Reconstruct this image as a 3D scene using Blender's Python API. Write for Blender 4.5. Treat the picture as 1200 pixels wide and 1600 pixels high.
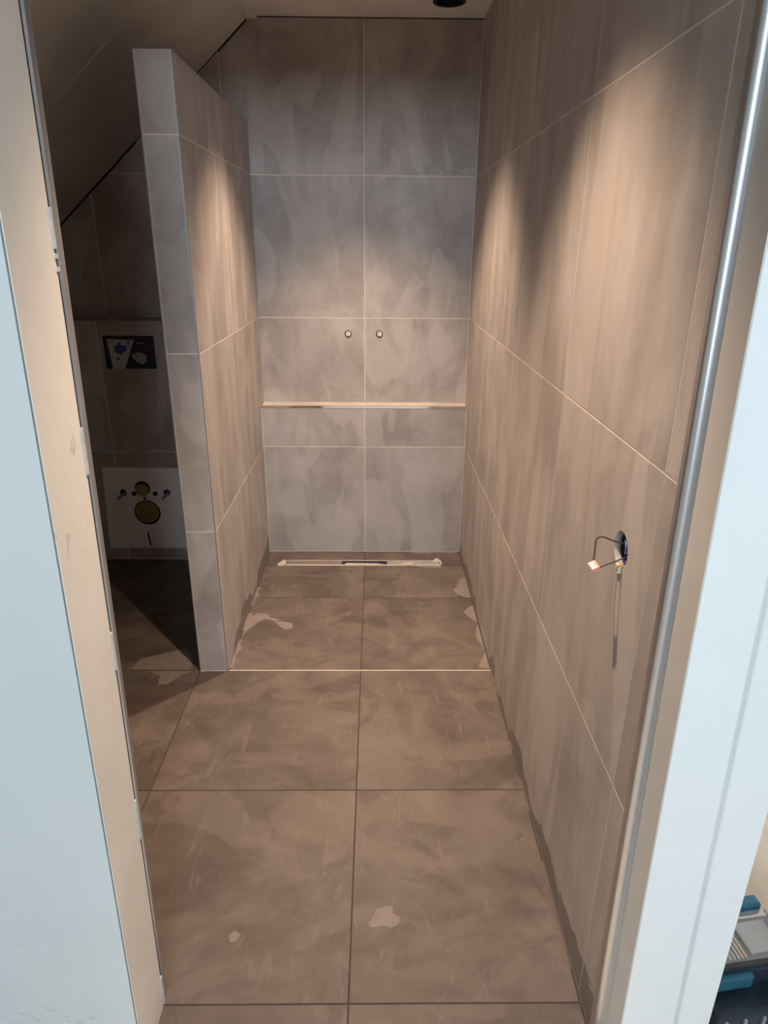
import bpy, bmesh, math, random
from mathutils import Vector, Matrix, Euler

random.seed(7)
S = bpy.context.scene
for o in list(bpy.data.objects):
    bpy.data.objects.remove(o)
COL = S.collection

# ------------------------------------------------------------------ camera
cam_data = bpy.data.cameras.new('camera')
cam_data.sensor_width = 36.0
cam_data.sensor_fit = 'AUTO'
cam_data.lens = 1058.2855 * 36.0 / 1600.0
cam_data.clip_start = 0.02
cam = bpy.data.objects.new('camera', cam_data)
COL.objects.link(cam)
RX = Vector((0.99992403, -0.01025292, 0.00684122))
UX = Vector((-0.00261, 0.36631984, 0.93048534))
FX = Vector((0.01204626, 0.93043251, -0.36626525))
M = Matrix((RX, UX, -FX)).transposed().to_4x4()
M.translation = Vector((0.05491344, 0.0, 1.48715391))
cam.matrix_world = M
S.camera = cam

# ------------------------------------------------------------------ world, lights, exposure
W = bpy.data.worlds.new('world')
S.world = W
W.use_nodes = True
bg = W.node_tree.nodes['Background']
bg.inputs[0].default_value = (0.62, 0.80, 1.0, 1)
bg.inputs[1].default_value = 1.2

DAY_POWER = 108.0
day_data = bpy.data.lights.new('window_daylight', 'AREA')
day_data.shape = 'RECTANGLE'
day_data.size = 1.0
day_data.size_y = 0.58
day_data.energy = DAY_POWER
day_data.color = (0.70, 0.86, 1.0)
day = bpy.data.objects.new('window_daylight', day_data)
COL.objects.link(day)
day.location = (0.36, -2.92, 2.17)
day.rotation_euler = (math.radians(84), 0, 0)      # shines along +Y

side_fill_data = bpy.data.lights.new('side_room_fill', 'AREA')
side_fill_data.shape = 'RECTANGLE'
side_fill_data.size = 1.1
side_fill_data.size_y = 1.2
side_fill_data.energy = 42.0
side_fill_data.color = (1.0, 0.97, 0.92)
side_fill = bpy.data.objects.new('side_room_fill', side_fill_data)
COL.objects.link(side_fill)
side_fill.location = (2.92, 2.60, 1.55)
side_fill.rotation_euler = (math.radians(90), 0, math.radians(90))   # unseen fill lamp added to brighten the side room floor, shines along -X

SPOT_POWER = 215.0
SPOT_CORE = 5.0          # beam profile: intensity falls with cos(angle)^5
SPOT_COLOR = (1.0, 0.71, 0.49)
SPOT_HALF = 44.0
SPOT_BLEND = 0.55

S.view_settings.view_transform = 'Standard'
S.view_settings.look = 'None'
S.view_settings.gamma = 1.0
S.view_settings.use_curve_mapping = False
S.view_settings.exposure = 0.0

# ------------------------------------------------------------------ material helpers
def new_mat(name, col=(0.5, 0.5, 0.5), rough=0.5, metal=0.0, spec=0.5):
    m = bpy.data.materials.new(name)
    m.use_nodes = True
    b = m.node_tree.nodes['Principled BSDF']
    b.inputs['Base Color'].default_value = (*col, 1)
    b.inputs['Roughness'].default_value = rough
    b.inputs['Metallic'].default_value = metal
    b.inputs['Specular IOR Level'].default_value = spec
    return m

class NT:
    def __init__(s, m):
        s.t = m.node_tree
        s.b = s.t.nodes['Principled BSDF']
    def n(s, typ, **kw):
        nd = s.t.nodes.new(typ)
        for k, v in kw.items():
            setattr(nd, k, v)
        return nd
    def l(s, a, b):
        s.t.links.new(a, b)
    def math(s, op, a, b=None, clamp=False):
        nd = s.n('ShaderNodeMath', operation=op, use_clamp=clamp)
        for i, x in enumerate((a, b)):
            if x is None: continue
            if isinstance(x, (int, float)): nd.inputs[i].default_value = x
            else: s.l(x, nd.inputs[i])
        return nd.outputs[0]
    def pos(s):
        return s.n('ShaderNodeNewGeometry').outputs['Position']
    def rnd_pos(s, amount=8.0):
        """world position shifted by a random step per object, so alike pieces differ"""
        r = s.n('ShaderNodeObjectInfo').outputs['Random']
        c = s.n('ShaderNodeCombineXYZ')
        s.l(s.math('MULTIPLY', r, amount), c.inputs[0])
        s.l(s.math('MULTIPLY', r, amount * 3.7), c.inputs[1])
        s.l(s.math('MULTIPLY', r, amount * 7.3), c.inputs[2])
        v = s.n('ShaderNodeVectorMath', operation='ADD')
        s.l(s.pos(), v.inputs[0]); s.l(c.outputs[0], v.inputs[1])
        return v.outputs[0]
    def mapping(s, vec, scale=(1, 1, 1), rot=(0, 0, 0)):
        nd = s.n('ShaderNodeMapping')
        nd.inputs['Scale'].default_value = scale
        nd.inputs['Rotation'].default_value = rot
        s.l(vec, nd.inputs['Vector'])
        return nd.outputs[0]
    def noise(s, vec, scale=5, detail=4, rough=0.55, dist=0.0):
        nd = s.n('ShaderNodeTexNoise')
        nd.inputs['Scale'].default_value = scale
        nd.inputs['Detail'].default_value = detail
        nd.inputs['Roughness'].default_value = rough
        nd.inputs['Distortion'].default_value = dist
        s.l(vec, nd.inputs['Vector'])
        return nd.outputs['Fac']
    def ramp(s, fac, stops):
        nd = s.n('ShaderNodeValToRGB')
        e = nd.color_ramp.elements
        while len(e) < len(stops): e.new(0.5)
        for el, (p, c) in zip(e, stops):
            el.position = p
            el.color = (*c, 1) if len(c) == 3 else c
        s.l(fac, nd.inputs[0])
        return nd.outputs[0]
    def mix(s, fac, a, b, mode='MIX'):
        nd = s.n('ShaderNodeMix', data_type='RGBA', blend_type=mode)
        for sock, x in ((nd.inputs[0], fac), (nd.inputs[6], a), (nd.inputs[7], b)):
            if isinstance(x, (int, float)): sock.default_value = x
            elif isinstance(x, tuple): sock.default_value = (*x, 1)
            else: s.l(x, sock)
        return nd.outputs[2]
    def step(s, x, lo, hi):
        nd = s.n('ShaderNodeMapRange', interpolation_type='SMOOTHSTEP')
        nd.inputs['From Min'].default_value = lo
        nd.inputs['From Max'].default_value = hi
        s.l(x, nd.inputs['Value'])
        return nd.outputs[0]
    def bump(s, h, strength=0.1, dist=0.002):
        nd = s.n('ShaderNodeBump')
        nd.inputs['Strength'].default_value = strength
        nd.inputs['Distance'].default_value = dist
        s.l(h, nd.inputs['Height'])
        s.l(nd.outputs[0], s.b.inputs['Normal'])
    def color(s, c): s.l(c, s.b.inputs['Base Color'])
    def rough(s, r): s.l(r, s.b.inputs['Roughness'])

BR = (0.200, 0.162, 0.135)
def tile_mat(name, dark, mid, light, streak_scale, base_band=False, swirl=1.0, strokes=False):
    m = new_mat(name, mid, 0.5, 0, 0.35)
    t = NT(m)
    v = t.rnd_pos()
    cloud = t.noise(v, 2.6 * swirl, 7, 0.62, 0.8)
    streak = t.noise(t.mapping(v, streak_scale), 3.0, 4, 0.55, 0.5)
    fine = t.noise(v, 38, 3, 0.6)
    f = t.math('ADD', t.math('MULTIPLY', cloud, 0.55), t.math('MULTIPLY', streak, 0.40))
    f = t.math('ADD', f, t.math('MULTIPLY', t.math('SUBTRACT', fine, 0.5), 0.10))
    c = t.ramp(f, [(0.37, dark), (0.475, mid), (0.58, light)])
    # wiped grout haze with hard drying edges
    hz = t.noise(t.mapping(v, streak_scale), 1.9, 2, 0.45, 1.2)
    c = t.mix(t.math('MULTIPLY', t.step(hz, 0.495, 0.565), 0.36), c, tuple(x * 1.22 for x in light))
    hz2 = t.noise(v, 1.5, 3, 0.5, 1.6)
    c = t.mix(t.math('MULTIPLY', t.step(hz2, 0.54, 0.60), 0.34), c, dark)
    if strokes:
        st = t.noise(t.mapping(v, (7, 1.6, 3), (0, 0, 0.7)), 3.4, 3, 0.6, 1.4)
        c = t.mix(t.math('MULTIPLY', t.step(st, 0.60, 0.68), 0.40), c, tuple(x * 1.25 for x in light))
        st2 = t.noise(v, 5.5, 5, 0.65, 0.8)
        c = t.mix(t.math('MULTIPLY', t.step(st2, 0.57, 0.67), 0.45), c, tuple(x * 0.78 for x in dark))
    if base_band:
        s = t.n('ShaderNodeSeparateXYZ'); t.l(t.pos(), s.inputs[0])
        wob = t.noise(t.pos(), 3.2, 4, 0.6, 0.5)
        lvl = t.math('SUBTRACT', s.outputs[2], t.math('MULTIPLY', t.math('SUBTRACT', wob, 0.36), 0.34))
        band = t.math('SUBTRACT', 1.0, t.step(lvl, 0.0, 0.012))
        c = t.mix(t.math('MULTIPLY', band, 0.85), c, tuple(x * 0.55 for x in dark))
    t.color(c)
    t.rough(t.math('ADD', 0.42, t.math('MULTIPLY', hz, 0.22)))
    t.bump(t.math('ADD', fine, t.math('MULTIPLY', cloud, 0.6)), 0.12, 0.0015)
    return m

TAUPE_D = (0.305, 0.270, 0.249)
TAUPE_M = (0.375, 0.336, 0.314)
TAUPE_L = (0.435, 0.395, 0.372)
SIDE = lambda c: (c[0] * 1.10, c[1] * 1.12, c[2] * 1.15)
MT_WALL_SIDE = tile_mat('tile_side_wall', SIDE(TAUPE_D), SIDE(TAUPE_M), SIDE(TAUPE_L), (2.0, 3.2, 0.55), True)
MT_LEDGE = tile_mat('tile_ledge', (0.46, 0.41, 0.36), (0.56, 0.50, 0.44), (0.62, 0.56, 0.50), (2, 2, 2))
MT_WALL_BACK = tile_mat('tile_back_wall', TAUPE_D, TAUPE_M, TAUPE_L, (2.6, 2.0, 1.2))
MT_FLOOR = tile_mat('tile_floor', (0.086, 0.067, 0.058), (0.112, 0.090, 0.079), (0.145, 0.120, 0.106), (1.4, 2.2, 2.0), False, 1.35, True)

def plain(name, col, rough=0.6, var=0.10, scale=6.0, metal=0.0, spec=0.4, bump=0.0):
    m = new_mat(name, col, rough, metal, spec)
    t = NT(m)
    n = t.noise(t.pos(), scale, 5, 0.6, 0.3)
    t.color(t.ramp(n, [(0.3, tuple(x * (1 - var) for x in col)), (0.7, tuple(min(1, x * (1 + var)) for x in col))]))
    if bump: t.bump(t.noise(t.pos(), scale * 14, 3), bump, 0.001)
    return m

MT_GROUT_L = plain('grout_light', (0.70, 0.63, 0.56), 0.8, 0.06, 20)
MT_GROUT_D = plain('grout_dark', (0.060, 0.046, 0.038), 0.85, 0.2, 20)
MT_SMEAR = plain('dried_grout', (0.205, 0.176, 0.160), 0.75, 0.10, 30)
MT_SMEAR_W = plain('white_adhesive', (0.50, 0.45, 0.39), 0.75, 0.12, 60)
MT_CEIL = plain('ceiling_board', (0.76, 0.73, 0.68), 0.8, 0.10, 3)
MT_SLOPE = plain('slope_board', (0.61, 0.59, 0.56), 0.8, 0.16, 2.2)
MT_SLOPE_SEAM = plain('slope_filler', (0.64, 0.62, 0.59), 0.8, 0.2, 9)
MT_ALU = new_mat('aluminium_trim', (0.66, 0.68, 0.71), 0.36, 1.0)
MT_CHROME = new_mat('chrome_trim', (0.86, 0.86, 0.86), 0.07, 1.0)
MT_TRIM_SATIN = plain('satin_trim', (0.50, 0.50, 0.52), 0.35, 0.06, 12, 0.8)
MT_BLACK = plain('black_gap', (0.012, 0.011, 0.012), 0.7, 0.2, 20)
MT_BLACK_P = plain('black_plastic', (0.016, 0.016, 0.017), 0.45, 0.2, 20)
MT_JOINT = plain('grey_joint', (0.20, 0.20, 0.19), 0.8, 0.15, 60)
MT_CEMENT = plain('grey_sealant', (0.52, 0.52, 0.50), 0.8, 0.15, 60)

def white_panel():
    m = new_mat('white_panel', (0.78, 0.80, 0.80), 0.38)
    t = NT(m)
    p = t.pos()
    s = t.n('ShaderNodeSeparateXYZ'); t.l(p, s.inputs[0])
    base = t.ramp(t.noise(p, 2.2, 3), [(0.3, (0.58, 0.62, 0.62)), (0.7, (0.65, 0.67, 0.67))])
    # scuffs near the floor
    low = t.math('SUBTRACT', 1.0, t.step(s.outputs[2], 0.06, 0.23))
    sc = t.step(t.noise(t.mapping(p, (1, 1, 2.6)), 26, 4, 0.6, 0.6), 0.60, 0.66)
    few = t.step(t.noise(t.mapping(p, (3, 1, 1)), 9, 2, 0.5, 0.2), 0.765, 0.785)
    k = t.math('ADD', t.math('MULTIPLY', t.math('MULTIPLY', sc, low), 0.75), t.math('MULTIPLY', few, 0.6), True)
    t.color(t.mix(k, base, (0.20, 0.20, 0.19)))
    return m
MT_PANEL = white_panel()
MT_CASING = plain('white_casing', (0.80, 0.82, 0.82), 0.42, 0.03, 3)

def jamb_mat(name, c):
    m = new_mat(name, c, 0.55)
    t = NT(m)
    p = t.pos()
    s = t.n('ShaderNodeSeparateXYZ'); t.l(p, s.inputs[0])
    base = t.ramp(t.noise(p, 5, 5, 0.6), [(0.3, tuple(x * 0.93 for x in c)), (0.7, tuple(min(1, x * 1.05) for x in c))])
    band = t.math('MULTIPLY', t.step(s.outputs[2], 1.04, 1.10), t.math('SUBTRACT', 1.0, t.step(s.outputs[2], 1.20, 1.28)))
    blot = t.step(t.noise(t.mapping(p, (1, 1.4, 1)), 34, 4, 0.6, 0.5), 0.60, 0.68)
    t.color(t.mix(t.math('MULTIPLY', t.math('MULTIPLY', band, blot), 0.45), base, (0.25, 0.21, 0.17)))
    return m
MT_JAMB_L = jamb_mat('cream_jamb', (0.80, 0.765, 0.71))
MT_JAMB_R = plain('beige_jamb', (0.58, 0.56, 0.53), 0.55, 0.05, 5)
MT_PLASTER = plain('hall_plaster', (0.56, 0.545, 0.52), 0.8, 0.04, 2)
MT_HALLFLOOR = plain('tan_screed', (0.66, 0.56, 0.45), 0.7, 0.12, 7)
MT_FOAM = plain('white_foam', (0.80, 0.79, 0.78), 0.8, 0.05, 9)
MT_CAP = plain('yellow_green_cap', (0.29, 0.28, 0.07), 0.5, 0.12, 15)
MT_CAP2 = plain('olive_cap', (0.21, 0.20, 0.07), 0.5, 0.12, 15)
MT_ROD = plain('steel_rod', (0.25, 0.24, 0.23), 0.4, 0.1, 60, 0.6)
MT_PAPER = plain('white_card', (0.42, 0.44, 0.48), 0.5, 0.03, 9)
MT_PRINTB = plain('blue_print', (0.035, 0.06, 0.22), 0.5, 0.1, 20)
MT_PRINTD = plain('dark_print', (0.010, 0.010, 0.035), 0.5, 0.1, 20)
MT_PRINTG = plain('grey_print', (0.28, 0.29, 0.30), 0.5, 0.1, 20)
MT_STUB = plain('pale_plug', (0.62, 0.57, 0.50), 0.5, 0.08, 40)
MT_WIRE = plain('brown_black_wire', (0.022, 0.015, 0.012), 0.45, 0.2, 50)
MT_WIRE_G = plain('grey_wire', (0.16, 0.14, 0.12), 0.5, 0.1, 50)
MT_WIRE_B = plain('light_blue_wire', (0.22, 0.38, 0.72), 0.4, 0.1, 50)
MT_BOXBLUE = plain('blue_socket_box', (0.035, 0.032, 0.12), 0.5, 0.2, 20)
MT_CONN_R = plain('red_connector', (0.75, 0.30, 0.22), 0.35, 0.1, 90)
MT_CONN_W = plain('pale_connector', (0.85, 0.80, 0.70), 0.3, 0.05, 90)
MT_CONN_Y = plain('cream_connector', (0.70, 0.58, 0.40), 0.4, 0.05, 90)
MT_TEAL = plain('teal_plastic', (0.022, 0.098, 0.150), 0.35, 0.25, 30)
MT_NAVY = plain('navy_plastic', (0.018, 0.026, 0.042), 0.4, 0.3, 25)
MT_GREYP = plain('grey_plastic', (0.30, 0.30, 0.31), 0.35, 0.2, 20)
MT_CARD = plain('grey_insert', (0.33, 0.30, 0.28), 0.6, 0.08, 20)
MT_BIT = plain('steel_bits', (0.52, 0.46, 0.40), 0.3, 0.15, 60, 0.7)
MT_BRASS = plain('brass_bits', (0.62, 0.42, 0.22), 0.3, 0.1, 60, 0.7)
MT_TRAY = plain('dark_tray', (0.05, 0.045, 0.042), 0.5, 0.2, 20)
MT_CLEAR = new_mat('clear_lid', (0.86, 0.88, 0.90), 0.12)
MT_CLEAR.node_tree.nodes['Principled BSDF'].inputs['Alpha'].default_value = 0.10
MT_BULB = new_mat('lit_lens', (1, 0.9, 0.75), 0.4)
_b = MT_BULB.node_tree.nodes['Principled BSDF']
_b.inputs['Emission Color'].default_value = (1.0, 0.72, 0.45, 1)
_b.inputs['Emission Strength'].default_value = 4.0

# ------------------------------------------------------------------ mesh helpers
def link(name, mesh, mat, parent=None, loc=None):
    o = bpy.data.objects.new(name, mesh)
    if mat and not mesh.materials: mesh.materials.append(mat)
    COL.objects.link(o)
    if loc is not None: o.location = loc
    if parent is not None:
        o.parent = parent
        o.matrix_parent_inverse = Matrix.Translation(-Vector(parent.location))
    return o

def obj(name, verts, faces, mat, parent=None, smooth=False):
    me = bpy.data.meshes.new(name)
    me.from_pydata([tuple(v) for v in verts], [], faces)
    bm = bmesh.new(); bm.from_mesh(me)
    bmesh.ops.recalc_face_normals(bm, faces=bm.faces)
    bm.to_mesh(me); bm.free()
    if smooth:
        for p in me.polygons: p.use_smooth = True
    return link(name, me, mat, parent)

def bm_obj(name, bm, mat, parent=None, smooth=False):
    bmesh.ops.recalc_face_normals(bm, faces=bm.faces)
    me = bpy.data.meshes.new(name)
    bm.to_mesh(me); bm.free()
    if smooth:
        for p in me.polygons: p.use_smooth = True
    return link(name, me, mat, parent)

def empty(name, loc=(0, 0, 0), rz=0):
    o = bpy.data.objects.new(name, None)
    COL.objects.link(o)
    o.location = loc
    o.rotation_euler = (0, 0, rz)
    o.empty_display_size = 0.05
    return o

def structure(o):
    o['kind'] = 'structure'
    return o

def thing(o, label, cat, group=None):
    o['label'] = label; o['category'] = cat
    if group: o['group'] = group
    return o

def box_geo(x0, x1, y0, y1, z0, z1):
    v = [(x, y, z) for z in (z0, z1) for (x, y) in ((x0, y0), (x1, y0), (x1, y1), (x0, y1))]
    f = [(0, 3, 2, 1), (4, 5, 6, 7), (0, 1, 5, 4), (1, 2, 6, 5), (2, 3, 7, 6), (3, 0, 4, 7)]
    return v, f

def box(name, x0, x1, y0, y1, z0, z1, mat, parent=None, bevel=0.0, seg=1, rot=None):
    bm = bmesh.new()
    cx, cy, cz = (x0 + x1) / 2, (y0 + y1) / 2, (z0 + z1) / 2
    v, f = box_geo(x0 - cx, x1 - cx, y0 - cy, y1 - cy, z0 - cz, z1 - cz)
    vs = [bm.verts.new(p) for p in v]
    for q in f: bm.faces.new([vs[i] for i in q])
    if bevel:
        bmesh.ops.bevel(bm, geom=bm.edges[:], offset=bevel, segments=seg, profile=0.5, affect='EDGES')
    if rot: bmesh.ops.rotate(bm, verts=bm.verts, cent=(0, 0, 0), matrix=Euler(rot).to_matrix())
    o = bm_obj(name, bm, mat, parent)
    o.location = (cx, cy, cz)
    return o

def prism(name, bottom, top, mat, parent=None):
    """bottom/top: lists of (x,y,z) rings with the same count"""
    n = len(bottom)
    v = list(bottom) + list(top)
    f = [tuple(range(n))[::-1], tuple(range(n, 2 * n))] + [(i, (i + 1) % n, n + (i + 1) % n, n + i) for i in range(n)]
    return obj(name, v, f, mat, parent)

def rings(name, loops, mat, parent=None, cap=(True, True), smooth=False):
    n = len(loops[0]); v = [p for lp in loops for p in lp]; f = []
    for k in range(len(loops) - 1):
        for i in range(n):
            f.append((k * n + i, k * n + (i + 1) % n, (k + 1) * n + (i + 1) % n, (k + 1) * n + i))
    if cap[0]: f.append(tuple(range(n))[::-1])
    if cap[1]: f.append(tuple(range((len(loops) - 1) * n, len(loops) * n)))
    return obj(name, v, f, mat, parent, smooth)

def circle(c, r, ax, n=32, off=0.0):
    """circle about point c, in the plane with normal axis ax, moved by off along it"""
    out = []
    for i in range(n):
        a = 2 * math.pi * i / n
        p = [0, 0, 0]
        i1, i2 = [(1, 2), (0, 2), (0, 1)][ax]
        p[i1] = r * math.cos(a); p[i2] = r * math.sin(a); p[ax] = off
        out.append((c[0] + p[0], c[1] + p[1], c[2] + p[2]))
    return out

def lathe(name, c, ax, prof, mat, parent=None, n=32, cap=(True, True), smooth=False):
    """prof: list of (radius, offset along axis)"""
    return rings(name, [circle(c, r, ax, n, off) for r, off in prof], mat, parent, cap, smooth)

def tube(name, pts, r, mat, parent=None, n=8, sub=6):
    P = [Vector(p) for p in pts]
    if sub > 1 and len(P) > 2:
        Q = []
        for i in range(len(P) - 1):
            p0 = P[max(i - 1, 0)]; p1 = P[i]; p2 = P[i + 1]; p3 = P[min(i + 2, len(P) - 1)]
            for k in range(sub):
                t = k / sub
                Q.append(0.5 * ((2 * p1) + (p2 - p0) * t + (2 * p0 - 5 * p1 + 4 * p2 - p3) * t * t + (3 * p1 - p0 - 3 * p2 + p3) * t ** 3))
        Q.append(P[-1]); P = Q
    loops = []
    up = Vector((0.13, 0.21, 0.97))
    for i, p in enumerate(P):
        d = (P[min(i + 1, len(P) - 1)] - P[max(i - 1, 0)]).normalized()
        a = d.cross(up)
        if a.length < 1e-3: a = d.cross(Vector((1, 0, 0)))
        a.normalize(); b = d.cross(a).normalized()
        up = -b.cross(d).cross(d) if False else up
        loops.append([tuple(p + r * (math.cos(2 * math.pi * k / n) * a + math.sin(2 * math.pi * k / n) * b)) for k in range(n)])
    return rings(name, loops, mat, parent, smooth=True)

# ---------------- tiles
def area2(p):
    return sum(p[i][0] * p[(i + 1) % len(p)][1] - p[(i + 1) % len(p)][0] * p[i][1] for i in range(len(p))) / 2

def inset(p, d):
    """inset a convex CCW polygon by d"""
    n = len(p); out = []
    for i in range(n):
        a, b, c = Vector(p[i - 1]), Vector(p[i]), Vector(p[(i + 1) % n])
        e1 = (b - a).normalized(); e2 = (c - b).normalized()
        n1 = Vector((-e1.y, e1.x)); n2 = Vector((-e2.y, e2.x))
        k = 1 + n1.dot(n2)
        out.append(tuple(b + (n1 + n2) * (d / max(k, 0.2))))
    return out

def clip(p, a, b, c):
    """keep the part of polygon p where a*x+b*y<=c"""
    out = []
    for i in range(len(p)):
        q, r = p[i], p[(i + 1) % len(p)]
        fq = a * q[0] + b * q[1] - c; fr = a * r[0] + b * r[1] - c
        if fq <= 0: out.append(q)
        if (fq < 0 < fr) or (fr < 0 < fq):
            t = fq / (fq - fr)
            out.append((q[0] + t * (r[0] - q[0]), q[1] + t * (r[1] - q[1])))
    return out

CACHE = {}
JOINT = 0.0036
def tile(name, poly, origin, ex, ey, nrm, mat, parent, thick=0.0025, joint=JOINT, bevel=0.0006, hole=None):
    """poly in plane coordinates (a along ex, b along ey); front face lies on the plane, body behind it"""
    if len(poly) < 3 or abs(area2(poly)) < 2e-4: return None
    if area2(poly) < 0: poly = poly[::-1]
    q = inset(poly, joint / 2)
    if area2(q) < 1e-4: return None
    cx = sum(p[0] for p in q) / len(q); cy = sum(p[1] for p in q) / len(q)
    ex, ey, nrm = Vector(ex), Vector(ey), Vector(nrm)
    loc = Vector(origin) + cx * ex + cy * ey
    if hole is None:
        loc2 = [(round(a - cx, 4), round(b - cy, 4)) for a, b in q]
        key = (tuple(loc2), tuple(ex), tuple(ey), tuple(nrm), mat.name, thick)
        me = CACHE.get(key)
        if me is None:
            fr = inset(loc2, bevel)
            n = len(loc2)
            P = lambda r, d: [tuple(a * ex + b * ey + d * nrm) for a, b in r]
            v = P(loc2, -thick) + P(loc2, -bevel) + P(fr, 0)
            f = [tuple(range(2 * n, 3 * n))]
            for k in range(2):
                for i in range(n):
                    f.append((k * n + i, k * n + (i + 1) % n, (k + 1) * n + (i + 1) % n, (k + 1) * n + i))
            f.append(tuple(range(n))[::-1])
            me = bpy.data.meshes.new(name)
            me.from_pydata(v, [], f)
            bm = bmesh.new(); bm.from_mesh(me)
            bmesh.ops.recalc_face_normals(bm, faces=bm.faces)
            bm.to_mesh(me); bm.free()
            me.materials.append(mat)
            CACHE[key] = me
        return link(name, me, mat, parent, loc)
    o = plate_with_holes(name, [q, hole], ex, ey, nrm, origin, thick, mat, parent)
    return o

def plate_with_holes(name, loops, ex, ey, nrm, origin, thick, mat, parent):
    outer, hl = loops
    hx = sum(p[0] for p in hl) / len(hl); hy = sum(p[1] for p in hl) / len(hl)
    angs = sorted(set([round(math.atan2(b - hy, a - hx), 6) for a, b in list(outer) + list(hl)]))
    def hit(poly, an):
        dx, dy = math.cos(an), math.sin(an); best = None
        for i in range(len(poly)):
            (x1, y1), (x2, y2) = poly[i], poly[(i + 1) % len(poly)]
            x1 -= hx; x2 -= hx; y1 -= hy; y2 -= hy
            den = dx * (y2 - y1) - dy * (x2 - x1)
            if abs(den) < 1e-12: continue
            t = (x1 * (y2 - y1) - y1 * (x2 - x1)) / den
            u = (x1 * dy - y1 * dx) / den
            if t > 0 and -1e-5 <= u <= 1 + 1e-5: best = t if best is None else max(best, t)
        return (hx + dx * best, hy + dy * best)
    O = [hit(outer, a) for a in angs]; H = [hit(hl, a) for a in angs]
    n = len(O)
    P = lambda r, d: [tuple(Vector(origin) + a * ex + b * ey + d * nrm) for a, b in r]
    v = P(O, 0) + P(H, 0) + P(O, -thick) + P(H, -thick)
    f = []
    for i in range(n):
        j = (i + 1) % n
        f += [(i, j, n + j, n + i), (2 * n + i, 3 * n + i, 3 * n + j, 2 * n + j), (i, 2 * n + i, 2 * n + j, j), (n + i, n + j, 3 * n + j, 3 * n + i)]
    return obj(name, v, f, mat, parent)

def circ2(cx, cy, r, n=28):
    return [(cx + r * math.cos(2 * math.pi * i / n), cy + r * math.sin(2 * math.pi * i / n)) for i in range(n)]

def rect(a0, a1, b0, b1):
    return [(a0, b0), (a1, b0), (a1, b1), (a0, b1)]

# ------------------------------------------------------------------ dimensions (metres)
T = 0.602
XR = 0.492; XH = -0.496; XHL = -0.601
YU = 3.300; YB = 3.213; YT = 3.115; YH = 2.147
Z1 = 0.567; Z2 = Z1 + T; Z3 = Z2 + T
ZH = 1.973; ZC = 2.350; ZL = 0.768
XL = -1.56
YD = 0.83
Y0 = 0.949
SLX, SLZ, SLK = -0.476, 2.343, 0.882       # sloped ceiling: z = SLZ + SLK*(x-SLX)
GAP = 0.0007
HALL_Y = -3.0

# ------------------------------------------------------------------ floor
floor = structure(box('floor', XL - 0.1, 0.60, YD, YU + 0.2, -0.08, -0.0018, MT_GROUT_D))
ex, ey, up = (1, 0, 0), (0, 1, 0), (0, 0, 1)
O3 = (0, 0, 0)
def floor_tile(a0, a1, b0, b1):
    tile('floor_tile', rect(a0, a1, b0, b1), O3, ex, ey, up, MT_FLOOR, floor)
for (x0, x1) in ((XL, -2 * T), (-2 * T, -T), (-T, 0), (0, XR - 0.002)):
    for (y0, y1) in ((YD, Y0), (Y0, Y0 + T), (Y0 + T, Y0 + 2 * T)):
        floor_tile(x0, x1, y0, y1)
DY0, DY1, DX0, DX1 = 3.045, 3.106, -0.402, 0.388          # drain recess
Y3 = Y0 + 2 * T
YS = 2.7155
for (x0, x1) in ((XH + 0.002, 0), (0, XR - 0.002)):
    floor_tile(x0, x1, Y3, YS)
    floor_tile(x0, x1, YS, DY0)
    floor_tile(x0, x1, DY1, YB)
floor_tile(XH + 0.002, DX0, DY0, DY1)
floor_tile(DX1, XR - 0.002, DY0, DY1)
for (x0, x1) in ((XL, -2 * T), (-2 * T, XHL - 0.002)):
    floor_tile(x0, x1, Y3, Y3 + T)
    floor_tile(x0, x1, Y3 + T, YT)
# pale grouted joint at the shower threshold
box('grout_line', XH + 0.002, XR - 0.002, Y3 - 0.0019, Y3 + 0.0019, -0.0018, -0.0004, MT_GROUT_L, floor)

def blob(name, cx, cy, rx, ry, seed, mat, parent, h=0.0006, n=22, rough=0.35, rot=0.0):
    """a thin irregular patch of dried material lying on the floor"""
    rnd = random.Random(seed); pts = []
    ph = [rnd.uniform(0, 6.28) for _ in range(4)]
    for i in range(n):
        a = 2 * math.pi * i / n
        k = 1 + rough * (0.55 * math.sin(2 * a + ph[0]) + 0.5 * math.sin(3 * a + ph[1]) + 0.35 * math.sin(5 * a + ph[2])) + rnd.uniform(-0.12, 0.12)
        x, y = rx * k * math.cos(a), ry * k * math.sin(a)
        pts.append((cx + x * math.cos(rot) - y * math.sin(rot), cy + x * math.sin(rot) + y * math.cos(rot)))
    return patch(name, pts, mat, parent, h)

def patch(name, pts, mat, parent, h=0.0006):
    return prism(name, [(x, y, 0.0) for x, y in pts], [(x, y, h) for x, y in pts], mat, parent)

blob('grout_smear', 0.080, 1.145, 0.028, 0.032, 3, MT_SMEAR, floor, rough=0.35)
patch('grout_smear', [(-0.283, 1.103), (-0.270, 1.112), (-0.255, 1.105), (-0.262, 1.088), (-0.276, 1.084)], MT_SMEAR, floor)
patch('grout_smear', [(-0.485, 2.500), (-0.480, 2.545), (-0.455, 2.575), (-0.410, 2.570), (-0.400, 2.545), (-0.350, 2.520), (-0.372, 2.508), (-0.420, 2.525), (-0.445, 2.495), (-0.478, 2.430), (-0.490, 2.380)], MT_SMEAR, floor)
patch('grout_smear', [(-0.375, 2.510), (-0.330, 2.505), (-0.295, 2.490), (-0.290, 2.450), (-0.320, 2.440), (-0.350, 2.470)], MT_SMEAR, floor)
patch('grout_smear', [(0.487, 2.925), (0.455, 2.890), (0.440, 2.840), (0.415, 2.790), (0.425, 2.755), (0.455, 2.725), (0.487, 2.715)], MT_SMEAR, floor)
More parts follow.
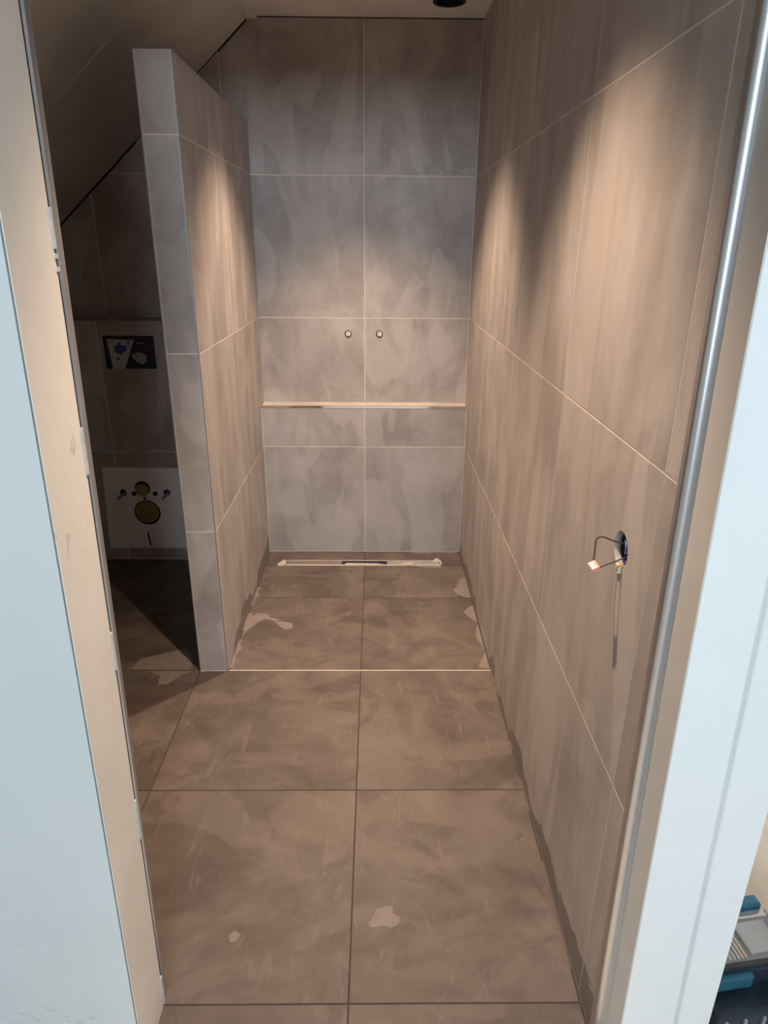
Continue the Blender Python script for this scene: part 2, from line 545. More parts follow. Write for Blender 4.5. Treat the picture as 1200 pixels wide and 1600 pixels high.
patch('grout_smear', [(0.487, 2.650), (0.465, 2.630), (0.440, 2.590), (0.455, 2.545), (0.487, 2.500)], MT_SMEAR, floor)
patch('grout_smear', [(0.487, 2.490), (0.472, 2.440), (0.466, 2.380), (0.478, 2.330), (0.487, 2.290)], MT_SMEAR, floor)
patch('grout_smear', [(0.487, 2.280), (0.470, 2.230), (0.445, 2.170), (0.487, 2.162)], MT_SMEAR, floor)
patch('grout_smear', [(-0.860, 2.158), (-0.850, 2.225), (-0.780, 2.260), (-0.700, 2.300), (-0.660, 2.255), (-0.640, 2.175), (-0.645, 2.158)], MT_SMEAR, floor)
patch('grout_smear', [(-0.790, 2.148), (-0.740, 2.115), (-0.735, 2.065), (-0.700, 2.065), (-0.670, 2.110), (-0.630, 2.148)], MT_SMEAR, floor)
# pale lumps of grout along the foot of the half wall
rnd = random.Random(5)
yy = 2.165
pl = []
pr = []
while yy < 3.02:
    w = rnd.uniform(0.004, 0.011) + (0.014 if rnd.random() > 0.8 else 0)
    pr.append((XH + 0.003 + w, yy)); pl.append((XH + 0.001, yy))
    yy += rnd.uniform(0.02, 0.05)
for a in range(0, len(pr) - 6, 7):
    patch('grout_smear', pl[a:a + 6] + pr[a:a + 6][::-1], MT_SMEAR, floor, 0.0012)
for (ya, yb_) in ((1.02, 1.30), (1.47, 1.60), (1.72, 1.76), (2.02, 2.14)):
    box('grout_line', 0.4885, 0.4903, ya, yb_, -0.0018, 0.0004, MT_SMEAR, floor)
patch('grout_smear', [(0.22, 3.205), (0.27, 3.209), (0.36, 3.209), (0.47, 3.208), (0.47, 3.190), (0.38, 3.196), (0.29, 3.186)], MT_SMEAR, floor, 0.002)

# ------------------------------------------------------------------ back wall (upper plane, ledge, lower plane)
wall_back = structure(box('wall_back', XL - 0.1, 0.60, YU + GAP, YU + 0.14, 0.0, 2.46, MT_GROUT_L))
bx, bz, bn = (1, 0, 0), (0, 0, 1), (0, -1, 0)
def slope_z(x): return SLZ + SLK * (x - SLX)
TAPS = ((-0.0785, 1.095), (0.070, 1.095))
TAP_R = 0.0172
for (x0, x1) in ((-3 * T, -2 * T), (-2 * T, -T), (-T, 0), (0, XR - 0.001)):
    x0 = max(x0, XL)
    for (z0, z1) in ((ZL, Z2), (Z2, Z3), (Z3, ZC - 0.004)):
        if x1 <= -T and z1 == Z2: continue
        p = rect(x0, x1, z0, z1)
        p = clip(p, -SLK, 1.0, SLZ - SLK * SLX - 0.006)
        hole = None
        for (tx, tz) in TAPS:
            if x0 < tx < x1 and z0 < tz < z1: hole = circ2(tx, tz, TAP_R)
        tile('wall_tile', p, (0, YU, 0), bx, bz, bn, MT_WALL_BACK, wall_back, hole=hole)
def gap_strip(pts, w):
    (xa, za), (xb, zb) = pts
    prism('shadow_gap', [(xa, YU - 0.0012, za - w), (xb, YU - 0.0012, zb - w), (xb, YU - 0.0012, zb), (xa, YU - 0.0012, za)],
          [(xa, YU + 0.002, za - w), (xb, YU + 0.002, zb - w), (xb, YU + 0.002, zb), (xa, YU + 0.002, za)], MT_BLACK, wall_back)
gap_strip(((XL, slope_z(XL)), (-0.98, slope_z(-0.98))), 0.010)
gap_strip(((-0.98, slope_z(-0.98)), (-0.60, slope_z(-0.60))), 0.005)
gap_strip(((-0.60, slope_z(-0.60)), (SLX, slope_z(SLX))), 0.010)
gap_strip(((SLX + 0.042, ZC), (XR, ZC)), 0.0042)
# built-out lower wall with the ledge
box('ledge_backing', XH, XR, YB + GAP, YU + GAP, 0.0, ZL - 0.006, MT_GROUT_L, wall_back)
for (x0, x1) in ((XH + 0.001, 0), (0, XR - 0.001)):
    tile('wall_tile', rect(x0, x1, 0.003, Z1), (0, YB, 0), bx, bz, bn, MT_WALL_BACK, wall_back)
    tile('wall_tile', rect(x0, x1, Z1, ZL - 0.010), (0, YB, 0), bx, bz, bn, MT_WALL_BACK, wall_back)
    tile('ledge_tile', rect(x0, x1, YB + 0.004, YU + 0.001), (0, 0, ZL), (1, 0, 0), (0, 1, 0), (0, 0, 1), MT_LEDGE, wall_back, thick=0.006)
box('ledge_trim', XH + 0.001, XR - 0.001, YB - 0.0015, YB + 0.0065, ZL - 0.0105, ZL + 0.0008, MT_CHROME, wall_back, 0.0012, 2)

# ------------------------------------------------------------------ right wall
def trim_y(z): return 0.874 + 0.0235 * z
SOCK = (1.096, 0.985); SOCK_R = 0.034
ry, rz_, rn = (0, 1, 0), (0, 0, 1), (-1, 0, 0)
outer = [(trim_y(0) + 0.010, 0.0), (YU + 0.14, 0.0), (YU + 0.14, 2.46), (trim_y(2.46) + 0.010, 2.46)]
wall_right = structure(plate_with_holes('wall_right', [outer, circ2(*SOCK, SOCK_R + 0.0005)], Vector(ry), Vector(rz_), Vector(rn), (XR + GAP, 0, 0), 0.105, MT_GROUT_L, None))
ysj = (0.9705, 1.5685, 2.1705, 2.7725, YU)
cols = [(0.80, ysj[0])] + [(ysj[i], ysj[i + 1]) for i in range(4)]
for (y0, y1) in cols:
    for (z0, z1) in ((0.004, Z1), (Z1, Z2), (Z2, Z3), (Z3, ZC + 0.02)):
        p = rect(y0, y1, z0, z1)
        if y0 < 0.9: p = [(trim_y(z0) + 0.011, z0), (y1, z0), (y1, z1), (trim_y(z1) + 0.011, z1)]
        if y1 == YU and z1 <= Z1: p = rect(y0, YB, z0, z1)
        hole = circ2(*SOCK, SOCK_R) if (y0 < SOCK[0] < y1 and z0 < SOCK[1] < z1) else None
        tile('wall_tile', p, (XR, 0, 0), ry, rz_, rn, MT_WALL_SIDE, wall_right, hole=hole, joint=0.0034 if True else JOINT)
# rounded aluminium edge trim at the doorway
def trim_ring(z):
    y = trim_y(z); out = []
    R = 0.010
    for i in range(9):
        a = math.pi / 2 * i / 8
        out.append((XR - 0.001 + R - R * math.cos(a), y + R - R * math.sin(a) , z))
    out += [(XR + 0.0155, y, z), (XR + 0.0155, y + 0.020, z), (XR - 0.001, y + 0.020, z)]
    return out
rings('edge_trim', [trim_ring(0.0), trim_ring(2.40)], MT_ALU, wall_right)

# ------------------------------------------------------------------ half wall (shower partition)
partition = structure(box('wall_partition', XHL + GAP, XH - GAP, YH + GAP, YU + GAP, 0.0, ZH - GAP, MT_GROUT_L))
for (z0, z1) in ((0.003, Z1), (Z1, Z2), (Z2, Z3), (Z3, ZH)):
    tile('end_tile', rect(XHL + 0.004, XH - 0.004, z0, z1), (0, YH, 0), bx, bz, bn, MT_WALL_BACK, partition)
    for (y0, y1) in ((YH + 0.004, 2.735), (2.735, YU)):
        if y1 == YU and z1 <= Z1: y1 = YB
        tile('wall_tile', rect(y0, y1, z0, z1), (XH, 0, 0), (0, 1, 0), (0, 0, 1), (1, 0, 0), MT_WALL_SIDE, partition)
    for (y0, y1) in ((YH + 0.004, 2.735), (2.735, YU)):
        if z1 <= Z2 and y1 == YU: y1 = YT
        tile('wall_tile', rect(y0, y1, z0, z1), (XHL, 0, 0), (0, 1, 0), (0, 0, 1), (-1, 0, 0), MT_WALL_SIDE, partition)
for (y0, y1) in ((YH + 0.004, 2.735), (2.735, YU)):
    tile('cap_tile', rect(XHL + 0.004, XH - 0.004, y0, y1), (0, 0, ZH), (1, 0, 0), (0, 1, 0), (0, 0, 1), MT_WALL_SIDE, partition)
for x in (XHL, XH):
    s = 1 if x == XH else -1
    box('edge_trim', min(x, x - s * 0.0045), max(x, x - s * 0.0045), YH - 0.0008, YH + 0.004, 0.001, ZH, MT_TRIM_SATIN, partition, 0.0006)
    box('edge_trim', min(x, x - s * 0.0045), max(x, x - s * 0.0045), YH + 0.004, YU, ZH - 0.003, ZH + 0.0006, MT_TRIM_SATIN, partition, 0.0006)
box('grout_smear', XHL + 0.003, XHL + 0.022, YH - 0.004, YH, 0.0005, 0.003, MT_SMEAR_W, partition)

# ------------------------------------------------------------------ toilet alcove: boxed-out wall with hatch opening, knee wall
alcove = structure(box('wall_alcove', XL, XHL, YT + GAP, YU + GAP, 0.0, Z2 - 0.006, MT_GROUT_L))
HATCH = (-1.172, -0.940, 0.955, 1.106)
for (x0, x1) in ((XL, -2 * T + 0.012), (-2 * T + 0.012, XHL - 0.001)):
    for (z0, z1) in ((0.003, Z1), (Z1, Z2)):
        hole = [(HATCH[0], HATCH[2]), (HATCH[1], HATCH[2]), (HATCH[1], HATCH[3]), (HATCH[0], HATCH[3])] if (x0 > -1.3 and z0 > 0.5) else None
        tile('wall_tile', rect(x0, x1, z0, z1), (0, YT, 0), bx, bz, bn, MT_WALL_BACK, alcove, hole=hole)
    tile('ledge_tile', rect(x0, x1, YT + 0.001, YU - 0.001), (0, 0, Z2), (1, 0, 0), (0, 1, 0), (0, 0, 1), MT_WALL_BACK, alcove, thick=0.0055)
wall_left = structure(box('wall_left', XL - 0.10, XL, YD + 0.12, YU + 0.14, 0.0, slope_z(XL), MT_GROUT_L))
for (y0, y1) in ((YD + 0.125, Y0 + T), (Y0 + T, Y3), (Y3, Y3 + T), (Y3 + T, YT)):
    for (z0, z1) in ((0.003, Z1), (Z1, Z2)):
        tile('wall_tile', rect(y0, y1, z0, z1), (XL + 0.0028, 0, 0), (0, 1, 0), (0, 0, 1), (1, 0, 0), MT_WALL_SIDE, wall_left)

# ------------------------------------------------------------------ ceiling: flat board + sloped boards
DUCT = (0.329, 3.093); DUCT_R = 0.060
ceil_outer = [(SLX, YD), (0.60, YD), (0.60, YU + 0.14), (SLX, YU + 0.14)]
ceiling = structure(plate_with_holes('ceiling', [ceil_outer, circ2(*DUCT, DUCT_R, 40)], Vector((1, 0, 0)), Vector((0, 1, 0)), Vector((0, 0, -1)), (0, 0, ZC), 0.05, MT_CEIL, None))
box('ceiling_batten', SLX, SLX + 0.042, YU - 0.035, YU - 0.002, ZC - 0.010, ZC, MT_CEIL, ceiling, 0.001)
def slope_ring(y, t0=0.0):
    x0, x1 = XL - 0.12, SLX + 0.004
    return [(x0, y, slope_z(x0)), (x1, y, slope_z(x1)), (x1, y, slope_z(x1) + 0.07), (x0, y, slope_z(x0) + 0.07)]
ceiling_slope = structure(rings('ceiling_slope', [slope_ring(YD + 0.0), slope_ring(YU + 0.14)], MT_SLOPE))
def seam_ring(x, w):
    z = slope_z(x)
    return [(x, 2.50 - w, z + 0.002), (x, 2.50 - w * 0.4, z - 0.0022), (x, 2.50 + w * 0.4, z - 0.0022), (x, 2.50 + w, z + 0.002)]
rnd = random.Random(11)
rings('seam_filler', [seam_ring(XL + 0.05 + i * (SLX - XL - 0.06) / 30, rnd.uniform(0.003, 0.008)) for i in range(31)], MT_SLOPE_SEAM, ceiling_slope)

# ------------------------------------------------------------------ front wall, jambs, casing
wall_front = structure(box('wall_front', -2.60, -0.412, YD + 0.022, YD + 0.115, 0.0, 2.50, MT_PLASTER))
def jl(z): return -0.388 + 0.0150 * z       # cream jamb face
panel = rings('wall_panel', [
    [(-2.60, YD, z), (jl(z) - 0.0035, YD, z), (jl(z) - 0.0035, YD + 0.020, z), (-2.60, YD + 0.020, z)] for z in (0.0, 2.10)], MT_PANEL, wall_front)
box('lintel', -2.6, 0.687, YD + 0.002, YD + 0.115, 2.06, 2.70, MT_PLASTER, wall_front)
doorframe = structure(empty('trim_1', (-0.39, 0.89, 0)))
jamb = rings('jamb', [
    [(jl(z) - 0.024, YD + 0.004, z), (jl(z), YD + 0.001, z), (jl(z), 0.953, z), (jl(z) - 0.024, 0.953, z)] for z in (0.0, 2.10)], MT_JAMB_L)
rings('shadow_joint', [
    [(jl(z) - 0.0034, YD + 0.0005, z), (jl(z) - 0.0014, YD + 0.0005, z), (jl(z) - 0.0014, YD + 0.006, z), (jl(z) - 0.0034, YD + 0.006, z)] for z in (0.0, 2.10)], MT_JOINT)
def lt(z, y0, y1, d0, d1):
    x = jl(z)
    return [(x + d0, y0, z), (x + d1, y1, z), (x - 0.024, y1, z), (x - 0.024, y0, z)]
rings('open_joint', [lt(z, 0.953, 0.9578, -0.0006, -0.0004) for z in (0.0, 2.10)], MT_BLACK)
def lm(z):
    x = jl(z) - 0.0005; w = 0.012 + 0.010 * min(z, 1.9) / 1.5
    a, b = 0.9575, 0.9575 + w
    return [(x - 0.004, a, z), (x + 0.0015, a + 0.3 * w, z), (x + 0.002, a + 0.55 * w, z), (x - 0.001, a + 0.62 * w, z), (x + 0.001, b, z), (x - 0.03, b, z), (x - 0.03, a, z)]
rings('edge_trim', [lm(z) for z in (0.0, 0.7, 1.4, 2.10)], MT_TRIM_SATIN)
rnd = random.Random(21)
def sealant(z0, z1, w):
    n = max(3, int((z1 - z0) / 0.02)); lo = []
    for i in range(n + 1):
        z = z0 + (z1 - z0) * i / n; x = jl(z); k = rnd.uniform(0.2, 1.0) * w
        lo.append([(x - 0.010, 0.9515 - 0.3 * k, z), (x + 0.0015, 0.9515 - k * 0.4, z), (x + 0.0025, 0.9565, z), (x - 0.010, 0.9590, z)])
    rings('sealant', lo, MT_CEMENT)
SEAL = ((0.0, 0.08, 0.006), (0.46, 0.55, 0.004), (0.83, 0.90, 0.004), (1.17, 1.24, 0.005), (1.452, 1.458, 0.003), (1.468, 1.474, 0.003), (1.48, 1.53, 0.004))
for a in SEAL: sealant(*a)
for o in list(COL.objects):
    if o.parent is None and o.type == 'MESH' and o.name.split('.')[0] in ('jamb', 'shadow_joint', 'open_joint', 'edge_trim', 'sealant'):
        o.parent = doorframe
        o.matrix_parent_inverse = Matrix.Translation(Vector((0.39, -0.89, 0)))
# right casing with stepped profile
def jr(z): return 0.5215 - 0.0140 * min(z, 1.45)
casing = structure(empty('trim_2', (0.6, 0.85, 0)))
def rel(o, p):
    o.parent = p
    o.matrix_parent_inverse = Matrix.Translation(-Vector(p.location))
    return o
def cas_ring(z):
    g = 0.1005
    x = jr(z); ga = 0.621 - 0.0255 * min(z, 1.45); gb = ga + 0.0105
    return [(x + 0.002, YD, z), (ga - 0.001, YD, z), (ga, YD + 0.001, z), (ga + 0.0008, YD + 0.0095, z), (gb - 0.0045, YD + 0.0085, z), (gb - 0.0005, YD + 0.0015, z), (gb + 0.002, YD, z), (0.686, YD, z), (0.686, YD + 0.055, z), (x + 0.020, YD + 0.055, z)]
rel(rings('casing_face', [cas_ring(z) for z in (0.0, 0.5, 1.0, 1.45, 2.40)], MT_CASING), casing)
rel(rings('jamb', [[(jr(z), YD + 0.0012, z), (jr(z) + 0.0022, YD + 0.0003, z), (jr(z) + 0.020, YD + 0.010, z), (jr(z) + 0.020, trim_y(z) + 0.012, z), (0.5062, trim_y(z) + 0.012, z), (0.5062, trim_y(z) + 0.002, z)] for z in [0.1 * k for k in range(25)]], MT_JAMB_R), casing)

# ------------------------------------------------------------------ hall around the camera and the room beside it
hall_floor = structure(box('floor', -2.6, 3.0, HALL_Y, YD, -0.10, -0.004, MT_HALLFLOOR))
hall_floor.name = 'floor_hall'
side_floor = structure(box('floor_side', 0.60, 3.0, YD, 4.0, -0.10, -0.004, MT_HALLFLOOR))
hall_ceiling = structure(box('ceiling_hall', -2.6, 3.0, HALL_Y, YD + 0.115, 2.70, 2.76, MT_PLASTER))
structure(box('ceiling_side', 0.60, 3.0, YD + 0.115, 4.0, 2.70, 2.76, MT_PLASTER))
structure(box('wall_hall_left', -2.70, -2.60, HALL_Y, YD + 0.115, 0.0, 2.76, MT_PLASTER))
structure(box('wall_hall_right', 3.0, 3.10, HALL_Y, 4.0, 0.0, 2.76, MT_PLASTER))
structure(box('wall_side_end', 0.60, 3.10, 4.0, 4.1, 0.0, 2.76, MT_PLASTER))
wb = structure(empty('wall_hall_back', (0, HALL_Y - 0.05, 0)))
WX0, WX1, WZ0, WZ1 = -0.16, 0.88, 1.86, 2.48
for (a, b, c, d) in ((-2.6, WX0, 0, 2.7), (WX1, 3.0, 0, 2.7), (WX0, WX1, 0, WZ0), (WX0, WX1, WZ1, 2.7)):
    rel(box('wall_section', a, b, HALL_Y - 0.1, HALL_Y, c, d, MT_PLASTER), wb)

# ------------------------------------------------------------------ things
# ceiling duct opening
duct = thing(empty('ventilation_duct', (DUCT[0], DUCT[1], ZC)), 'round black ventilation opening in the flat ceiling near the shower back wall', 'vent')
rel(lathe('collar', (DUCT[0], DUCT[1], ZC), 2, [(0.052, -0.004), (0.0625, -0.004), (0.0635, -0.001), (0.0600, 0.0), (0.0595, 0.05), (0.052, 0.05)], MT_BLACK_P, None, 40, (False, False)), duct)
rel(lathe('duct_pipe', (DUCT[0], DUCT[1], ZC), 2, [(0.0525, -0.003), (0.0525, 0.14), (0.0001, 0.14)], MT_BLACK, None, 40, (False, True)), duct)

# recessed spotlights (the lamps whose scallops light the walls)
def downlight(x, y, label):
    d = thing(empty('recessed_spotlight', (x, y, ZC)), label, 'spotlight')
    rel(lathe('bezel', (x, y, ZC), 2, [(0.030, -0.001), (0.030, -0.004), (0.039, -0.004), (0.041, -0.001), (0.041, 0.0)], MT_TRIM_SATIN, None, 32, (False, False)), d)
    rel(lathe('lens', (x, y, ZC), 2, [(0.0295, -0.0012), (0.0295, -0.0005)], MT_BULB, None, 32), d)
    L = bpy.data.lights.new('spot_lamp', 'SPOT')
    L.energy = SPOT_POWER; L.color = SPOT_COLOR
    L.spot_size = math.radians(2 * SPOT_HALF); L.spot_blend = SPOT_BLEND
    L.shadow_soft_size = 0.018
    L.use_nodes = True
    nt = L.node_tree; em = nt.nodes['Emission']
    g = nt.nodes.new('ShaderNodeNewGeometry'); sx = nt.nodes.new('ShaderNodeSeparateXYZ')
    ab = nt.nodes.new('ShaderNodeMath'); ab.operation = 'ABSOLUTE'
    pw = nt.nodes.new('ShaderNodeMath'); pw.operation = 'POWER'; pw.inputs[1].default_value = SPOT_CORE
    nt.links.new(g.outputs['Incoming'], sx.inputs[0]); nt.links.new(sx.outputs[2], ab.inputs[0])
    nt.links.new(ab.outputs[0], pw.inputs[0]); nt.links.new(pw.outputs[0], em.inputs['Strength'])
    o = bpy.data.objects.new('spot_lamp', L); COL.objects.link(o)
    o.location = (x, y, ZC - 0.03)
    o.parent = d; o.matrix_parent_inverse = Matrix.Translation(-Vector(d.location))
    return d
downlight(-0.01, 2.615, 'small round recessed spotlight in the ceiling over the shower floor')
downlight(0.03, 1.385, 'small round recessed spotlight in the ceiling between door and half wall')

# capped water outlets
def outlet(x, z, label):
    t = thing(empty('water_outlet', (x, YU, z)), label, 'pipe outlet', 'capped water outlets above the shower ledge')
    rel(lathe('hole_rim', (x, YU, z), 1, [(TAP_R - 0.0003, 0.0003), (TAP_R - 0.0003, 0.0005), (0.0001, 0.0005)], MT_BLACK, None, 28, (False, True)), t)
    rel(lathe('plug', (x + 0.0007, YU, z + 0.0007), 1, [(0.0122, 0.0005), (0.0122, -0.004), (0.0108, -0.0052), (0.0075, -0.0054), (0.0068, -0.0046), (0.0001, -0.0046)], MT_STUB, None, 28, (False, True)), t)
outlet(TAPS[0][0], TAPS[0][1], 'round pale capped pipe outlet above ledge, further from the spotlit right wall')
outlet(TAPS[1][0], TAPS[1][1], 'round pale capped pipe outlet above ledge, nearer the wall with wires')

# shower drain
drain = thing(empty('shower_drain', (0, 3.075, 0)), 'long narrow linear drain channel set in brown floor tiles along the shower back wall', 'drain')
rel(box('channel', DX0 + 0.002, DX1 - 0.002, DY0 + 0.001, DY1 - 0.001, -0.0015, -0.0008, MT_PRINTD), drain)
for (y0, y1, m) in ((DY0, DY0 + 0.012, MT_SMEAR_W), (DY1 - 0.006, DY1, MT_SMEAR_W)):
    rel(box('side_rail', DX0, DX1, y0, y1, -0.001, 0.0022, m, None, 0.0008), drain)
for x in (DX0, DX1 - 0.008):
    rel(box('end_rail', x, x + 0.008, DY0, DY1, -0.001, 0.0022, MT_SMEAR_W, None, 0.0008), drain)
for (x0, x1, m) in ((DX0 + 0.012, -0.115, MT_SMEAR), (0.112, DX1 - 0.012, MT_GREYP)):
    rel(box('cover_strip', x0, x1, DY0 + 0.014, DY1 - 0.010, -0.0006, 0.0014, m, None, 0.0006), drain)
rel(patch('adhesive_lump', [(-0.105, DY0 + 0.004), (-0.09, DY0 + 0.026), (0.06, DY0 + 0.022), (0.10, DY0 + 0.010), (0.13, DY0 + 0.004)], MT_SMEAR_W, None, 0.0030), drain)
rel(patch('adhesive_lump', [(0.185, 3.050), (0.19, 3.068), (0.21, 3.080), (0.265, 3.082), (0.245, 3.068), (0.23, 3.050)], MT_SMEAR_W, None, 0.005), drain)
rel(patch('adhesive_lump', [(0.335, 3.085), (0.35, 3.108), (0.358, 3.128), (0.372, 3.128), (0.380, 3.108), (0.386, 3.085)], MT_SMEAR_W, None, 0.0030), drain)
rel(patch('adhesive_lump', [(0.24, 3.043), (0.38, 3.043), (0.378, 3.018), (0.33, 3.020), (0.28, 3.030)], MT_SMEAR, None, 0.0012), drain)
rel(patch('adhesive_lump', [(-0.430, 3.040), (-0.400, 3.044), (-0.396, 3.100), (-0.410, 3.112), (-0.425, 3.085), (-0.437, 3.060)], MT_SMEAR_W, None, 0.0025), drain)

# open socket box with hanging wires
SY, SZ = SOCK
sock = thing(empty('socket_box', (XR, SY, SZ)), 'open round wall box with loose dark wires and pink connector in the tiled wall', 'socket box')
rel(lathe('box_shell', (XR, SY, SZ), 0, [(SOCK_R - 0.0006, 0.012), (SOCK_R - 0.0006, 0.046), (0.0001, 0.047)], MT_BOXBLUE, None, 32, (False, True)), sock)
rel(lathe('hole_edge', (XR, SY, SZ), 0, [(SOCK_R - 0.0004, 0.0012), (SOCK_R - 0.0004, 0.012)], MT_CEMENT, None, 32, (False, False)), sock)
CON = Vector((0.4445, 1.0870, 0.9560))
rel(tube('wire', [(0.530, 1.086, 0.992), (0.505, 1.092, 0.995), (0.480, 1.102, 0.999), (0.462, 1.111, 1.003), (0.452, 1.112, 0.997), (0.449, 1.104, 0.978), (CON.x + 0.002, CON.y + 0.010, CON.z + 0.006)], 0.0014, MT_WIRE), sock)
rel(tube('wire', [(0.530, 1.085, 0.985), (0.500, 1.083, 0.976), (0.475, 1.082, 0.966), (0.455, 1.082, 0.957), (CON.x + 0.004, CON.y - 0.004, CON.z)], 0.0014, MT_WIRE), sock)
conn = box('connector', -0.0075, 0.0075, -0.009, 0.009, -0.005, 0.005, MT_CONN_R, None, 0.0012)
conn.location = CON; conn.rotation_euler = (math.radians(25), math.radians(-20), math.radians(12))
conn.parent = sock; conn.matrix_parent_inverse = Matrix.Translation(-Vector(sock.location))
for k in (-1, 0, 1):
    w = box('connector_window', -0.0078, 0.0030, 0.0055 * k - 0.0019, 0.0055 * k + 0.0019, -0.0046, 0.0054, MT_CONN_W, None, 0.0005)
    w.location = Vector((-0.0024, 0.0055 * k, 0.0004)); w.parent = conn
cl = box('cream_connector', 0.486, 0.500, 1.080, 1.098, 0.944, 0.960, MT_CONN_Y, None, 0.0015)
cl.name = 'connector'; rel(cl, sock)
rel(tube('wire', [(0.500, 1.083, 0.962), (0.484, 1.076, 0.962), (0.482, 1.078, 0.953), (0.489, 1.086, 0.948)], 0.0010, MT_WIRE_G), sock)
rel(tube('wire', [(0.520, 1.106, 0.985), (0.508, 1.106, 0.9985), (0.5005, 1.100, 1.0025), (0.498, 1.090, 0.998), (0.498, 1.087, 0.988), (0.500, 1.093, 0.978), (0.508, 1.104, 0.975), (0.520, 1.110, 0.976)], 0.0016, MT_WIRE_B), sock)

# cardboard inspection card in the flush plate opening
hx0, hx1, hz0, hz1 = HATCH
YP = YT + 0.0002
hatch = thing(empty('flush_hatch', ((hx0 + hx1) / 2, YP, hz0)), 'dark hatch with printed protective card in the tiled boxing above the toilet connection', 'hatch')
rel(box('frame', hx0 + 0.001, hx1 - 0.001, YP, YP + 0.007, hz0 + 0.001, hz1 - 0.001, MT_PRINTD, None, 0.001), hatch)
def flat(name, pts, mat, y, h=0.0006, par=None):
    o = prism(name, [(x, y, z) for x, z in pts], [(x, y - h, z) for x, z in pts], mat)
    return rel(o, par)
flat('card', [(-1.152, 1.089), (-1.030, 1.086), (-1.086, 0.958), (-1.140, 0.957)], MT_PAPER, YP, 0.0008, hatch)
flat('card', [(-1.026, 1.086), (-0.955, 1.086), (-0.950, 0.960), (-1.082, 0.958)], MT_PRINTD, YP, 0.0008, hatch)
yq = YP - 0.0008
flat('print', [(-1.124, 1.060), (-1.108, 1.064), (-1.104, 1.074), (-1.094, 1.074), (-1.092, 1.062), (-1.070, 1.062), (-1.066, 1.045), (-1.072, 1.036), (-1.086, 1.030), (-1.094, 1.020), (-1.112, 1.024), (-1.116, 1.034), (-1.130, 1.034), (-1.122, 1.044)], MT_PRINTB, yq, 0.0004, hatch)
for i in range(7):
    x = -1.146 + i * 0.0052
    flat('print', [(x, 1.080), (x + 0.0034, 1.080), (x + 0.0034, 1.074), (x, 1.074)], MT_PRINTG, yq, 0.0004, hatch)
flat('print', [(-1.060, 1.082), (-1.056, 1.082), (-1.056, 1.078), (-1.052, 1.074), (-1.056, 1.070), (-1.058, 1.064), (-1.062, 1.066), (-1.060, 1.072)], MT_PRINTD, yq, 0.0004, hatch)
flat('print', [(-1.120, 1.006), (-1.108, 1.009), (-1.104, 1.002), (-1.112, 0.996), (-1.116, 1.002)], MT_PRINTD, yq, 0.0004, hatch)
for i in range(6):
    x = -1.020 + i * 0.0058
    flat('print', [(x, 1.074), (x + 0.0038, 1.074), (x + 0.0038, 1.069), (x, 1.069)], MT_PRINTG, yq, 0.0004, hatch)
flat('print', [(-1.050, 1.022), (-1.028, 1.030), (-1.004, 1.030), (-0.982, 1.016), (-0.984, 0.996), (-1.002, 0.976), (-1.024, 0.984), (-1.044, 1.002)], MT_PRINTG, yq, 0.0004, hatch)

# white sound insulation board with toilet connections
mat_t = thing(empty('toilet_mounting_board', (-1.07, YT, 0.067)), 'white foam board with yellowish pipe caps and two steel bolts low in the dark alcove', 'mounting board')
yb = YT - 0.0012
ZB0, ZB1 = 0.067, 0.490
board = prism('board', [(-1.276, YT, ZB0), (-0.862, YT, ZB0), (-0.872, YT, ZB1 - 0.004), (-1.257, YT, ZB1)], [(-1.276, YT - 0.006, ZB0), (-0.862, YT - 0.006, ZB0), (-0.872, YT - 0.006, ZB1 - 0.004), (-1.257, YT - 0.006, ZB1)], MT_FOAM)
rel(board, mat_t)
yf = YT - 0.006
def disc(name, x, z, r, mat, d0=0.0, d1=0.002, par=None, n=28):
    return rel(lathe(name, (x, yf, z), 1, [(r, -d0), (r, -d1), (r * 0.9, -d1 - 0.0008), (0.0001, -d1 - 0.0008)], mat, None, n, (False, True)), par)
disc('hole_rim', -1.077, 0.383, 0.037, MT_BLACK, 0, 0.0008, mat_t)
disc('pipe_cap', -1.078, 0.376, 0.031, MT_CAP, 0, 0.010, mat_t)
disc('hole_rim', -1.067, 0.258, 0.064, MT_BLACK, 0, 0.0008, mat_t)
disc('pipe_cap', -1.066, 0.262, 0.056, MT_CAP2, 0, 0.008, mat_t)
disc('bolt_hole', -1.121, 0.356, 0.012, MT_BLACK, 0, 0.0006, mat_t, 16)
disc('bolt_hole', -1.018, 0.356, 0.012, MT_BLACK, 0, 0.0006, mat_t, 16)
disc('bolt_hole', -1.072, 0.333, 0.007, MT_BLACK, 0, 0.0006, mat_t, 16)
for x in (-1.166, -0.955):
    disc('bolt_hole', x - 0.006, 0.362, 0.016, MT_BLACK, 0, 0.0006, mat_t, 16)
    rel(lathe('threaded_bolt', (x, yf, 0.362), 1, [(0.0065, 0.0)] + [(0.0065 if k % 2 else 0.0055, -0.004 * k) for k in range(1, 22)] + [(0.0001, -0.088)], MT_ROD, None, 12, (False, True)), mat_t)
flat('slot', [(-1.082, 0.150), (-1.074, 0.150), (-1.068, 0.080), (-1.076, 0.080)], MT_BLACK, yf, 0.0006, mat_t)

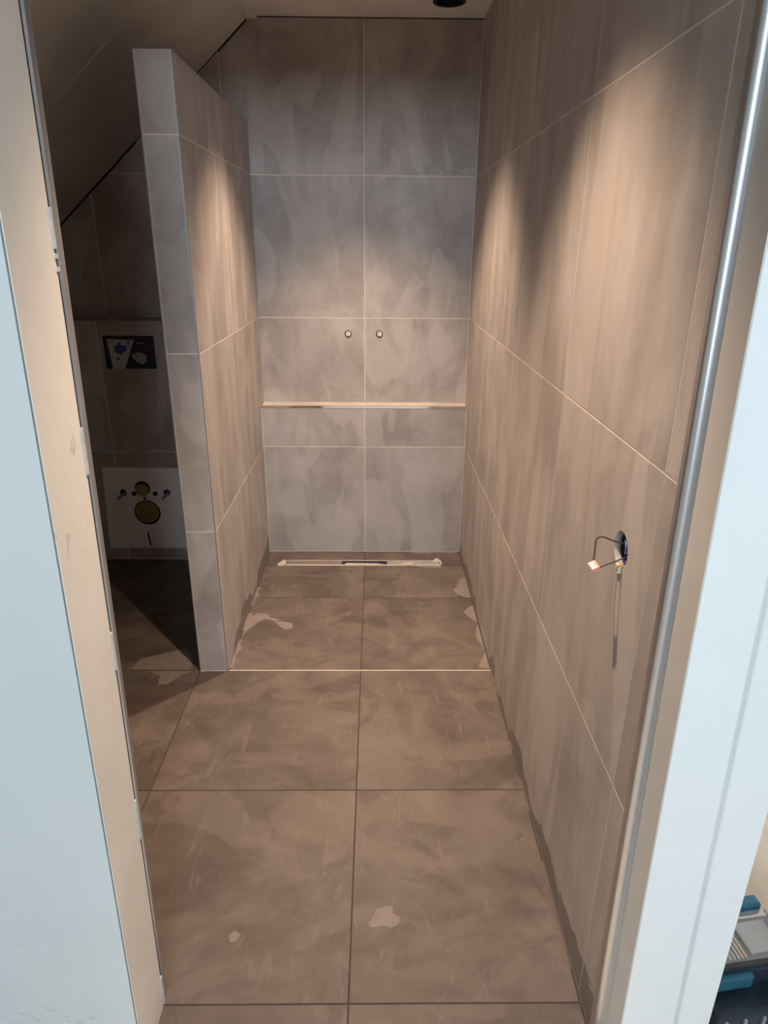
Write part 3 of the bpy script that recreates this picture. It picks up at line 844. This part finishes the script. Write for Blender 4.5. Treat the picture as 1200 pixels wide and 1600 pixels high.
# tool case in the room beside
TC = empty('tool_case', (0.845, 0.952, -0.004), math.radians(8))
thing(TC, 'dark tool case with teal clasps and clear lid standing behind the white door casing', 'tool case')
def tb(name, x0, x1, y0, y1, z0, z1, mat, bevel=0.003, par=None, rot=None, seg=2):
    o = box(name, x0, x1, y0, y1, z0, z1, mat, None, bevel, seg, rot)
    o.parent = par or TC
    return o
HT = 0.170
tb('body', -0.140, 0.160, -0.085, 0.070, 0.0, HT - 0.062, MT_NAVY, 0.010)
tb('upper_case', -0.135, 0.155, -0.034, 0.066, HT - 0.063, HT - 0.012, MT_NAVY, 0.006)
tb('tray', -0.130, 0.150, -0.030, 0.060, HT - 0.013, HT + 0.002, MT_TRAY, 0.003)
for i, (dx, m) in enumerate(((-0.092, MT_BIT), (-0.083, MT_BIT), (-0.074, MT_BIT), (-0.066, MT_BRASS), (-0.058, MT_BRASS))):
    tb('drill_bit', dx - 0.0020 + 0.006, dx + 0.0020 + 0.006, -0.022, 0.046, HT + 0.002, HT + 0.007, m, 0.0015)
tb('insert_card', -0.038, 0.032, -0.016, 0.050, HT + 0.002, HT + 0.007, MT_CARD, 0.003)
tb('insert_card', 0.052, 0.140, -0.016, 0.050, HT + 0.002, HT + 0.007, MT_CARD, 0.003)
tb('clear_lid', -0.132, 0.152, -0.032, 0.064, HT + 0.0085, HT + 0.020, MT_CLEAR, 0.005)
for x in (-0.046, 0.042):
    tb('lid_rib', x - 0.003, x + 0.003, -0.028, 0.058, HT + 0.019, HT + 0.023, MT_GREYP, 0.001)
tb('back_handle', -0.128, 0.046, 0.070, 0.096, HT - 0.012, HT + 0.022, MT_TEAL, 0.006)
tb('clasp', 0.004, 0.112, -0.058, -0.028, HT - 0.028, HT + 0.018, MT_TEAL, 0.011, seg=3)
tb('corner_block', -0.134, -0.044, -0.046, -0.030, HT - 0.050, HT - 0.014, MT_TEAL, 0.006)
tb('catch', 0.036, 0.100, -0.104, -0.080, HT - 0.130, HT - 0.058, MT_GREYP, 0.010, seg=3)
for k in range(3):
    tb('body_rib', -0.125 + 0.040 * k, -0.119 + 0.040 * k, -0.0895, -0.083, 0.010, HT - 0.072, MT_GREYP, 0.001)
rv = lathe('rivet', (0.030, -0.044, HT + 0.0178), 2, [(0.005, 0.0), (0.005, 0.002), (0.0001, 0.003)], MT_GREYP, None, 14, (False, True)); rv.parent = TC

bpy.context.view_layer.update()
